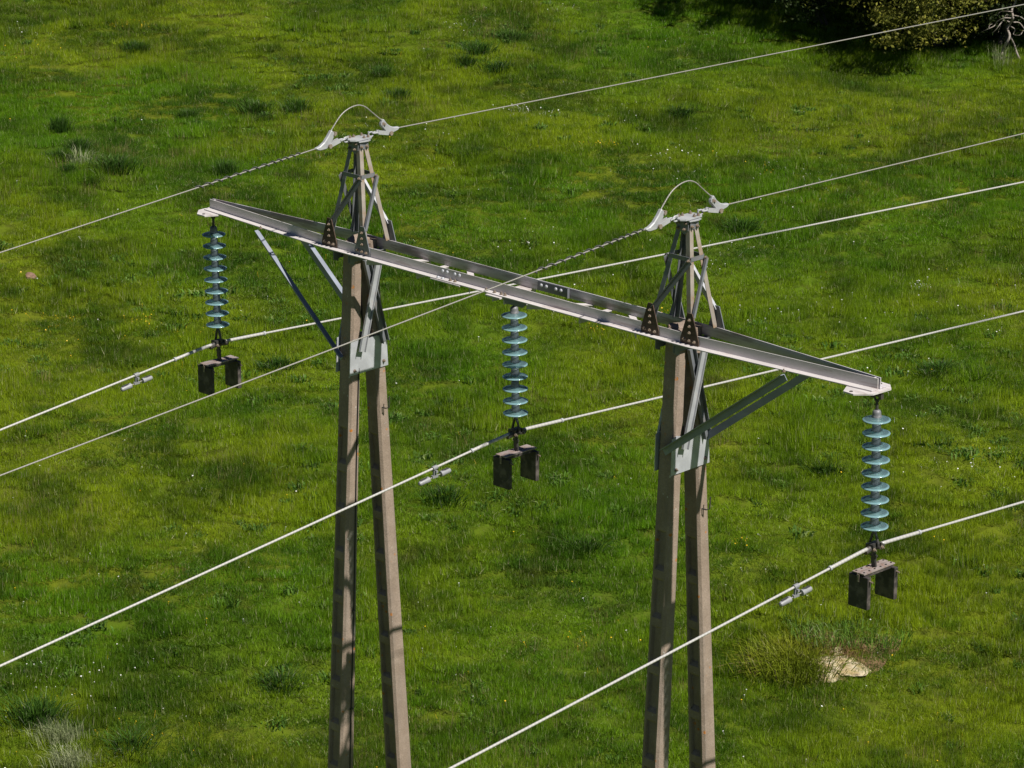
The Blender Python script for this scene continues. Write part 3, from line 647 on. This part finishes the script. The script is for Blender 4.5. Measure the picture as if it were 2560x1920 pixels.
# ------------------------------------------------------------------ earth wires with clamps, loops and spiral dampers
def crom(P, k=8):
    P = [Vector(p) for p in P]; out = []
    for i in range(len(P)-1):
        a, b, c, d = P[max(i-1, 0)], P[i], P[i+1], P[min(i+2, len(P)-1)]
        for t in np.linspace(0, 1, k, endpoint=False):
            out.append(.5*((2*b) + (c-a)*t + (2*a-5*b+4*c-d)*t*t + (-a+3*b-3*c+d)*t**3))
    return out + [P[-1]]
for s, nm, lean in ((-1, 'left', 0), (1, 'right', .03)):
    X = s*T + lean
    zl = lambda y: 1.135 + .0885*(y+.59) + .00022*(y+.59)**2
    zr = lambda y: 1.171 - .0125*(y-.545) + .00005*(y-.545)**2
    pts = [(X, -float(y), zl(-float(y))) for y in np.geomspace(75, .60, 50)]
    loop = crom([(X, -.60, 1.134), (X, -.545, 1.142), (X, -.475, 1.178), (X, -.425, 1.226), (X, -.376, 1.284), (X, -.247, 1.417), (X, -.13, 1.477), (X, -.005, 1.494), (X, .095, 1.463), (X, .182, 1.398), (X, .255, 1.340), (X, .328, 1.283), (X, .385, 1.226), (X, .43, 1.196), (X, .485, 1.176), (X, .55, 1.171)], 6)
    pts += [tuple(v) for v in loop[1:]] + [(X, float(y), zr(float(y))) for y in np.geomspace(.6, 95, 60)]
    w = MB().tube(pts, .0066, 8).build('earth_wire', 'steel strand', None, smooth=True)
    tag(w, 'thin earth wire looping over the %s lattice peak' % nm, 'wire', 'earth wires over the peaks')
    for sy in (-1, 1):
        side = 'lower left' if sy < 0 else 'upper right'
        e = empty('wire_clamp', (X, sy*.42, 1.08), 'pale wedge clamp on the %s side of the %s lattice peak' % (side, nm), 'clamp', 'wedge clamps of the earth wires')
        if sy < 0: P = [(-.592, 1.142), (-.575, 1.118), (-.535, 1.108), (-.455, 1.112), (-.415, 1.122), (-.375, 1.175), (-.335, 1.245), (-.342, 1.262), (-.375, 1.297), (-.388, 1.288), (-.43, 1.236), (-.48, 1.186), (-.54, 1.152)]
        else: P = [(.553, 1.186), (.557, 1.165), (.53, 1.15), (.47, 1.136), (.42, 1.132), (.37, 1.16), (.30, 1.235), (.305, 1.26), (.325, 1.298), (.34, 1.30), (.385, 1.245), (.43, 1.212), (.49, 1.19)]
        bd = MB().prism([(X-.022, y, z) for y, z in P], (1, 0, 0), .044).build('clamp_body', 'clamp zinc', e, bevel=.008)
        piv = Vector((X, sy*.42, 1.14)); en = Vector((X, sy*.265, 1.172))
        m = MB()
        for ix in (-1, 1):
            m.bar(piv+Vector((ix*.030, 0, 0)), en+Vector((ix*.018, 0, 0)), .042, .008, (1, 0, 0))
        m.build('strap', 'clamp zinc', e)
        m = MB(); m.tube([piv+Vector((-.045, 0, 0)), piv+Vector((.045, 0, 0))], .016, 10); m.tube([piv+Vector((.038, 0, 0)), piv+Vector((.05, 0, 0))], .024, 6)
        m.build('pivot_bolt', 'bolt steel', e)
        q = Vector((X+.0, sy*.345, 1.245)); m = MB().tube([q+Vector((-.035, 0, 0)), q+Vector((.035, 0, 0))], .013, 6); m.box(q+Vector((0, -sy*.018, .008)), (.05, .028, .03)); m.build('keeper_bolt', 'bolt steel', e)
        m = MB(); c1 = Vector((X, sy*.225, 1.172)); c2 = Vector((X, sy*.172, 1.163))
        m.tube([c1+Vector((.020, sy*.035, 0)), c1+Vector((.022, -sy*.01, 0)), c1+Vector((.012, -sy*.032, 0)), c1+Vector((-.012, -sy*.032, 0)), c1+Vector((-.022, -sy*.01, 0)), c1+Vector((-.020, sy*.035, 0))], .008, 8)
        m.tube([c1+Vector((-.03, sy*.03, 0)), c1+Vector((.03, sy*.03, 0))], .009, 8)
        m.tube([c2+Vector((0, -sy*.035, .022)), c2+Vector((0, sy*.008, .024)), c2+Vector((0, sy*.032, .012)), c2+Vector((0, sy*.032, -.012)), c2+Vector((0, sy*.008, -.026)), c2+Vector((0, -sy*.035, -.024))], .009, 8)
        m.tube([c2+Vector((0, -sy*.03, -.035)), c2+Vector((0, -sy*.03, .035))], .009, 8)
        smooth_by_angle(m.build('shackle', 'clamp zinc', e), 50)
    # spiral vibration damper
    ya, yb = (-.80, -2.15) if s < 0 else (-.62, -2.03)
    hp_ = []; ph = 0
    for i in range(230):
        f = i/229; y = ya + (yb-ya)*f; pitch = .085 if f < .28 else .122; ph += (abs(yb-ya)/229)/pitch*2*math.pi
        z = zl(y); rr = .0165; hp_.append((X+rr*math.cos(ph), y, z+rr*math.sin(ph)))
    sp = MB().tube(hp_, .0068, 6).build('spiral_damper', 'spiral grey', None, smooth=True)
    tag(sp, 'dark spiral damper twisted round the %s' % ('farther earth wire, left of the left peak' if s < 0 else 'earth wire between the two peaks'), 'damper', 'spiral dampers on the earth wires')

# ------------------------------------------------------------------ tussocks, stones, flowers
TUS = [blades_mesh('tussock%d' % i, 'rush grass', 520, .36, .20, .46, .010, .018, .30, np.random.default_rng(300+i), out=.55) for i in range(4)]
tus = [  # px, py, width, height, label
 (150, 330, .50, 1.25, 'upright dark tussock leftmost of the group in the upper left meadow'), (197, 378, .55, 1.0, 'dark tussock just above the pale grass wisps, upper left meadow'),
 (150, 400, .55, .8, 'dark tussock left of the pale grass wisps in the upper left'), (172, 432, .45, .7, 'small dark tussock below the pale grass wisps in the upper left'),
 (285, 425, 1.0, 1.0, 'wide dark tussock right of the pale grass wisps in the upper left'), (232, 455, .7, .5, 'faint low tussock below the wide dark one in the upper left'),
 (640, 278, .75, .85, 'dark tussock second left of the left wire loop'), (660, 300, .55, .6, 'faint tussock directly under the pair left of the left wire loop'),
 (742, 280, .65, 1.1, 'round dark tussock nearest the left of the left wire loop'), (565, 435, .6, 1.0, 'dark tussock just above the left spiral damper'),
 (470, 292, .5, .6, 'small faint tussock between the two upper left tussock groups'), (337, 128, .65, .85, 'brownish dark tussock near the top left edge of the meadow'),
 (1192, 132, .80, .95, 'large dark tussock above the long earth wire, right of centre top'), (1160, 158, .6, .7, 'dark tussock hugging the lower left of the large top centre tussock'),
 (1247, 178, .8, .85, 'broad dark tussock lowest of the top centre group'), (1275, 100, .7, .75, 'dark tussock highest of the top centre group'),
 (955, 188, .5, .7, 'small dark tussock above and right of the left wire loop'), (995, 248, .5, .9, 'narrow dark tussock right of the left wire loop'),
 (1692, 285, .9, .6, 'low dark tussock right of centre under the long earth wire'), (1192, 385, .7, .5, 'low dark tussock in the open grass right of the left peak'),
 (1850, 575, 1.0, .8, 'wide tussock behind the right wire loop'), (690, 920, .75, .7, 'dark tussock between the left counterweight and the left pole'),
 (1105, 1250, .8, .8, 'dark tussock under the middle damper'), (1120, 1015, .6, .5, 'low tussock left of the middle insulator string'),
 (2065, 1175, .7, .6, 'dark tussock left of the right insulator string'), (2345, 928, .9, .55, 'dark low tussock at the left end of the grassy ledge by the right edge'),
 (2420, 935, .9, .5, 'dark low tussock in the middle of the grassy ledge by the right edge'), (2510, 955, 1.0, .5, 'dark low tussock at the right end of the grassy ledge by the right edge'),
 (90, 1800, 1.0, 1.1, 'bushy dark tussock beside the pale grass in the lower left corner'), (330, 1865, .9, .6, 'low dark tussock right of the pale grass in the lower left corner'),
 (1460, 1370, .7, .6, 'dark tussock left of the right pole foot in the open grass'), (700, 1715, .8, .7, 'dark tussock left of the left pole near the bottom edge')]
for i, (px, py, wd, ht, lab) in enumerate(tus):
    d, s_ = pix_ground(px, py); me = TUS[i % 4]
    o = bpy.data.objects.new('grass_tussock', me); COL.objects.link(o); o.location = gpt(d, s_); o.rotation_euler = (0, 0, i*1.7); o.scale = (wd*1.3, wd*1.1, ht*.85)
    tag(o, lab, 'grass tussock', 'dark tussocks in the meadow')
def clump(name, px, py, mat, n, rad, h0, h1, w0, w1, lean, out, bend, label, cat, seed, scale=(1, 1, 1), gauss=True):
    d, s_ = pix_ground(px, py); me = blades_mesh(name, mat, n, rad, h0, h1, w0, w1, lean, np.random.default_rng(seed), out=out, bend=bend, gauss=gauss)
    o = bpy.data.objects.new(name, me); COL.objects.link(o); o.location = gpt(d, s_); o.scale = scale; o.rotation_euler = (0, 0, YAW)
    return tag(o, label, cat)
clump('long_grass', 1985, 1655, 'olive grass', 4200, .95, .14, .40, .010, .020, .55, .75, (0, 0), 'big olive tussock of long grass beside the pale stones', 'grass tussock', 401, (.95, .75, 1))
clump('dry_grass', 1915, 1670, 'straw', 420, .40, .10, .30, .007, .013, .7, .5, (0, -.1), 'brown dry grass on the left foot of the long-grass tussock', 'dry grass', 402)
clump('dry_grass', 2125, 1618, 'straw', 700, .45, .05, .22, .006, .012, .9, .5, (0, 0), 'flattened straw on the earth above the pale stones', 'dry grass', 403, (1, .8, .8))
clump('ground_weeds', 2080, 1560, 'blue weed', 1100, 1.15, .10, .30, .010, .018, .9, .3, (0, 0), 'tangled leafy weeds above the long-grass tussock', 'weeds', 404, (1, .7, 1), False)
clump('ground_weeds', 2185, 1590, 'blue weed', 420, .7, .10, .28, .010, .018, .9, .3, (0, 0), 'tangled weeds at the right rim of the bare earth', 'weeds', 405, (1, .9, 1), False)
clump('pale_grass', 152, 1850, 'pale grass', 520, .42, .25, .5, .006, .010, .25, .2, (.35, -.1), 'silvery pale grass leaning over in the lower left corner', 'grass', 406, (.7, 1.0, .9))
clump('pale_grass', 185, 1915, 'pale grass', 420, .36, .25, .45, .006, .010, .25, .2, (.3, -.1), 'silvery pale grass at the very bottom left edge', 'grass', 407, (.8, 1, .9))
clump('pale_grass', 200, 408, 'pale grass', 110, .32, .2, .45, .008, .013, .35, .5, (.2, 0), 'thin pale grass wisps among the upper left tussocks', 'grass', 408)

def rock(name, px, py, size, mat, label, seed, dz=0):
    r = np.random.default_rng(seed); bm = bmesh.new(); bmesh.ops.create_icosphere(bm, subdivisions=3, radius=1)
    ph = r.random(9)*6.28
    for v in bm.verts:
        c = v.co; f = 1 + .16*math.sin(3.1*c.x+ph[0])*math.sin(2.7*c.y+ph[1]) + .10*math.sin(6.3*c.z+ph[2]+2*c.x) + .06*math.sin(11*c.x+ph[3])*math.sin(9*c.y+ph[4])
        v.co = Vector((c.x*size[0]*f, c.y*size[1]*f, max(-.3, round(c.z*f*5)/5*.6 + c.z*f*.4)*size[2]))
    me = bpy.data.meshes.new(name); bm.to_mesh(me); bm.free(); me.materials.append(MATS[mat])
    d, s_ = pix_ground(px, py); o = bpy.data.objects.new(name, me); COL.objects.link(o); o.location = gpt(d, s_, dz); o.rotation_euler = (0, 0, YAW+r.uniform(-.4, .4)); return tag(o, label, 'stone')
rock('stone', 2078, 1660, (.40, .40, .11), 'limestone', 'largest pale cream stone at the foot of the long-grass tussock', 1)
rock('stone', 2125, 1672, (.36, .33, .08), 'limestone', 'flat cream stone on the right of the bare patch', 2)
rock('stone', 2072, 1690, (.30, .24, .07), 'limestone', 'low cream stone nearest the viewer below the long grass', 3)
rock('stone', 2092, 1636, (.13, .12, .13), 'limestone', 'small upright pale stone behind the cream stones', 4)
rock('stone', 76, 695, (.17, .13, .10), 'brown stone', 'reddish brown stone lying in the grass at the left edge', 5)
xs, ys, zs, fs = [], [], [], []
bd, bs = pix_ground(2098, 1640); vv = [tuple(gpt(bd, bs, .035))]; R_ = 28
for i in range(R_):
    t = 2*math.pi*i/R_; rr = 1 + .18*math.sin(3*t+1) + .1*math.sin(7*t)
    vv.append(tuple(gpt(bd+.85*rr*math.sin(t), bs+.85*rr*math.cos(t), .012)))
me = bpy.data.meshes.new('bare_earth'); me.from_pydata(vv, [], [(0, 1+i, 1+(i+1) % R_) for i in range(R_)]); me.materials.append(MATS['bare earth'])
o = bpy.data.objects.new('bare_earth', me); COL.objects.link(o); tag(o, 'bare brown earth round the stones', None, None, 'structure')

fcol = {}
for nm, mt, pet, rad in (('white', 'white petal', 6, .019), ('yellow', 'yellow petal', 5, .017)):
    c = bpy.data.collections.new(nm+' flowers'); fcol[nm] = c
    for i in range(2):
        m = MB(); rr = random.Random(i)
        for j in range(pet):
            t = 2*math.pi*j/pet; u_ = Vector((math.cos(t), math.sin(t), .15)); w_ = Vector((-math.sin(t), math.cos(t), 0))
            m.add([(0, 0, 0), u_*rad*.6+w_*rad*.5, u_*rad*1.1, u_*rad*.6-w_*rad*.5], [(0, 1, 2, 3)])
        m.lathe([(rad*.35, 0), (rad*.25, rad*.3), (0.0001, rad*.4)], n=6)
        m.v = [(x, y, z+.15) for x, y, z in m.v]; m.tube([(0, 0, 0), (0, 0, .15)], .0018, 4)
        c.objects.link(bpy.data.objects.new(nm+'_flower', m.mesh(nm+'_flower', mt)))
def flowers(nm, spots, loose, lo, hi):
    P = []
    for px, py, n_, sx, sy in spots:
        for _ in range(n_): P.append(pix_ground(px+rng.normal(0, sx), py+rng.normal(0, sy)))
    for _ in range(loose): P.append(pix_ground(rng.uniform(-150, 2700), rng.uniform(-40, 1960)))
    P = np.array(P); x, y = ds2xy(P[:, 0], P[:, 1]); z = ground_z(P[:, 0], P[:, 1]); n_ = len(P); q = rng.uniform(lo, hi, n_)
    scatter(nm+'_flowers', fcol[nm], np.stack([x, y, z], -1), np.stack([rng.normal(0, .35, n_), rng.normal(0, .35, n_), rng.uniform(0, 6.28, n_)], -1), np.stack([q, q, q*rng.uniform(.8, 1.15, n_)], -1), rng.integers(0, 2, n_),
            'tiny %s flowers dotted over the meadow' % nm, 'flowers')
flowers('white', [(1285, 280, 26, 22, 9), (1365, 283, 14, 15, 7), (1570, 275, 14, 30, 12), (1560, 310, 8, 14, 6), (1700, 385, 22, 45, 16), (1150, 68, 18, 40, 8), (1400, 22, 20, 60, 12), (1750, 90, 34, 70, 16), (1840, 640, 30, 70, 30), (1900, 800, 34, 60, 40),
                  (1340, 600, 20, 60, 30), (2300, 720, 26, 14, 8), (2080, 760, 26, 70, 40), (2350, 800, 40, 90, 60), (2200, 1000, 20, 80, 50), (1730, 430, 14, 40, 20), (50, 85, 14, 30, 8), (250, 1670, 22, 70, 30), (120, 1700, 26, 60, 30), (1100, 380, 18, 80, 30), (1980, 420, 22, 60, 30), (2040, 480, 16, 40, 20), (1500, 700, 20, 60, 25), (2380, 1160, 18, 70, 40)], 380, .35, .85)
flowers('yellow', [(305, 66, 48, 22, 5), (360, 75, 10, 12, 4), (150, 820, 26, 60, 25), (370, 805, 20, 25, 8), (450, 830, 16, 40, 25), (1510, 365, 20, 35, 4), (1495, 830, 14, 18, 9), (1660, 790, 16, 12, 5), (1850, 1365, 10, 10, 8), (1905, 420, 8, 30, 12), (1470, 1600, 14, 30, 14), (90, 110, 20, 60, 25), (520, 850, 16, 40, 20), (480, 930, 10, 60, 20), (300, 1780, 12, 80, 40)], 200, .4, .9)

# ------------------------------------------------------------------ trees at the top right
def limb(m, p, d, L, r, depth, rr, tips, split=3):
    pts = [p]; rad = [r]; v = d.normalized()
    for i in range(4):
        v = (v + Vector((rr.gauss(0, .16), rr.gauss(0, .16), rr.gauss(.03, .1)))).normalized(); pts.append(pts[-1]+v*L/4); rad.append(r*(1-.14*(i+1)))
    m.tube(pts, rad, 6 if depth > 1 else 4)
    if depth == 0: tips.append(pts[-1]); tips.append(pts[2]); return
    for j in range(split):
        q = pts[rr.randint(2, 4)]; a = Vector((rr.gauss(0, 1), rr.gauss(0, 1), rr.gauss(.15, .5))).normalized()
        limb(m, q, v*.55 + a*.8, L*rr.uniform(.6, .8), rad[-1]*.75, depth-1, rr, tips, split)
def leaf_cloud(name, mat, centres, per, spread, size, r, parent, loc):
    c = np.repeat(np.array([tuple(v) for v in centres]), per, axis=0); n_ = len(c)
    p = c + r.normal(0, spread, (n_, 3))*np.array([1, 1, .75])
    u = r.normal(0, 1, (n_, 3)); u /= np.linalg.norm(u, axis=1)[:, None]; t = r.normal(0, 1, (n_, 3)); w = np.cross(u, t); w /= np.linalg.norm(w, axis=1)[:, None]
    q = r.uniform(size[0], size[1], n_)[:, None]
    V = np.stack([p-u*q, p+w*q*.55, p+u*q, p-w*q*.55], 1) - np.array(tuple(loc))
    me = bpy.data.meshes.new(name); me.from_pydata(V.reshape(-1, 3).tolist(), [], (np.arange(n_)*4)[:, None].repeat(4, 1).__add__(np.arange(4)).tolist())
    at = me.attributes.new('bc', 'FLOAT', 'POINT'); at.data.foreach_set('value', np.repeat(r.random(n_), 4).astype(np.float32))
    me.materials.append(MATS[mat]); o = bpy.data.objects.new(name, me); COL.objects.link(o); o.parent = parent; return o
def tree(d, s_, h, wid, low, mat, nb, per, label, seed, size=(.03, .06), name='hedge_tree'):
    rr = random.Random(seed); r = np.random.default_rng(seed); base = gpt(d, s_, -.05)
    e = bpy.data.objects.new(name, None); COL.objects.link(e); e.location = base; tag(e, label, 'tree', 'trees along the top right edge')
    m = MB(); tips = []
    for j in range(3):
        a = Vector((rr.gauss(0, .35), rr.gauss(0, .35), 1)); limb(m, Vector((rr.gauss(0, .12), rr.gauss(0, .12), 0)), a, h*.42, .07*h/6, 2, rr, tips)
    me = m.mesh('trunk', 'dark bark'); o = bpy.data.objects.new('trunk', me); COL.objects.link(o); o.parent = e
    # leaf sprays through an uneven crown built of lobes
    lobes = [(Vector((rr.gauss(0, wid*.42), rr.gauss(0, wid*.42), rr.uniform(low+.5, h*.9))), rr.uniform(.55, 1.05)*wid*.55) for _ in range(11)]
    cs = []
    while len(cs) < nb:
        c, q = lobes[rr.randrange(11)]; v = Vector((rr.gauss(0, 1), rr.gauss(0, 1), rr.gauss(0, .85))).normalized()*q*rr.uniform(.55, 1.0)
        p = c+v
        if p.z > low + .25*math.sin(5*p.x+seed)+.2*math.sin(3*p.y): cs.append(p)
    leaf_cloud('crown', mat, cs + [t for t in tips if t.z > low], per, .13, size, r, e, (0, 0, 0))
    return e
tree(81.6, 7.7, 3.2, 1.9, .25, 'shaded leaf', 420, 40, 'low shrub with shade-dark leaves at the left end of the trees, upper right', 11, (.03, .055), 'shrub')
tree(80.1, 10.3, 5.6, 2.2, .35, 'hedge leaf', 520, 42, 'olive leafed tree with low branches left of the bare forked stem', 12)
tree(79.9, 11.9, 6.2, 2.2, .45, 'hedge leaf', 520, 42, 'olive leafed tree directly behind the bare forked stem', 13)
tree(79.9, 13.8, 6.0, 2.5, .6, 'hedge leaf', 520, 40, 'olive leafed tree at the right edge beside the bare forked stem', 14)
tree(82.3, 8.9, 6.6, 2.8, .3, 'shaded leaf', 620, 44, 'dense tree with shade-dark leaves behind the low shrub, upper right', 15, (.04, .07))
tree(82.0, 11.2, 7.2, 2.9, .3, 'shaded leaf', 620, 44, 'dense tree with shade-dark leaves behind the olive leafed trees', 16, (.04, .07))
tree(82.2, 14.0, 7.0, 2.9, .3, 'shaded leaf', 620, 44, 'dense tree with shade-dark leaves behind the right edge tree', 17, (.04, .07))
tree(80.8, 9.6, 1.9, 1.5, .05, 'shaded leaf', 300, 44, 'added shrub coloured as shade left of the olive leafed trees', 18, (.03, .06), 'added_shade_shrub')  # three added shrubs, filling the gap under the crowns with painted shade
tree(80.6, 11.3, 1.9, 1.5, .05, 'shaded leaf', 320, 44, 'added shrub coloured as shade behind the bare forked stem', 19, (.03, .06), 'added_shade_shrub')
tree(80.6, 13.0, 1.9, 1.5, .05, 'shaded leaf', 320, 44, 'added shrub coloured as shade at the right edge under the trees', 20, (.03, .06), 'added_shade_shrub')
# bare forked hawthorn stem in front
d, s_ = pix_ground(2520, 146); b0 = gpt(d, s_, 0); PXM = .0098
def bp(px, py, f=0): return Vector((RH.x*(px-2520)*PXM, RH.y*(px-2520)*PXM, (146-py)*PXM*1.02)) + FH*f
e = bpy.data.objects.new('bare_tree', None); COL.objects.link(e); e.location = b0; tag(e, 'pale bare forked stem with twisted twigs in front of the trees', 'tree')
for nm, P, ra in (('stem', [(2503, 148), (2508, 128), (2512, 108), (2520, 90), (2517, 76), (2524, 62), (2526, 45), (2525, 30), (2534, 8), (2530, -30)], .034),
              ('stem', [(2549, 150), (2540, 132), (2533, 112), (2521, 91)], .026), ('branch', [(2524, 62), (2508, 56), (2496, 60), (2486, 74), (2478, 84)], .018), ('branch', [(2526, 48), (2505, 47), (2490, 58), (2484, 68), (2468, 72), (2452, 85)], .016),
              ('branch', [(2468, 72), (2470, 64), (2477, 62)], .010), ('branch', [(2530, 60), (2545, 62), (2556, 74), (2566, 84)], .018), ('branch', [(2528, 40), (2545, 44), (2560, 56)], .015), ('branch', [(2524, 70), (2535, 78), (2532, 90), (2545, 88), (2556, 80)], .014),
              ('branch', [(2526, 50), (2514, 42), (2506, 52), (2500, 66), (2494, 86)], .012), ('branch', [(2526, 34), (2512, 30), (2498, 36), (2490, 44)], .012)):
    n_ = len(P); pts = crom([bp(x, y, .12*math.sin(x*.3+y*.17)) for x, y in P], 4); m = MB().tube(pts, [ra*(1-.55*i/len(pts)) if nm == 'branch' else ra*(1-.25*i/len(pts)) for i in range(len(pts))], 7)
    me = m.mesh(nm, 'bark', smooth=True); o = bpy.data.objects.new(nm, me); COL.objects.link(o); o.parent = e
clump('pale_grass', 2505, 150, 'pale grass', 160, .5, .2, .5, .007, .012, .3, .3, (.1, 0), 'pale dry grass round the foot of the bare forked stem', 'grass', 409, (1.4, .6, 1))
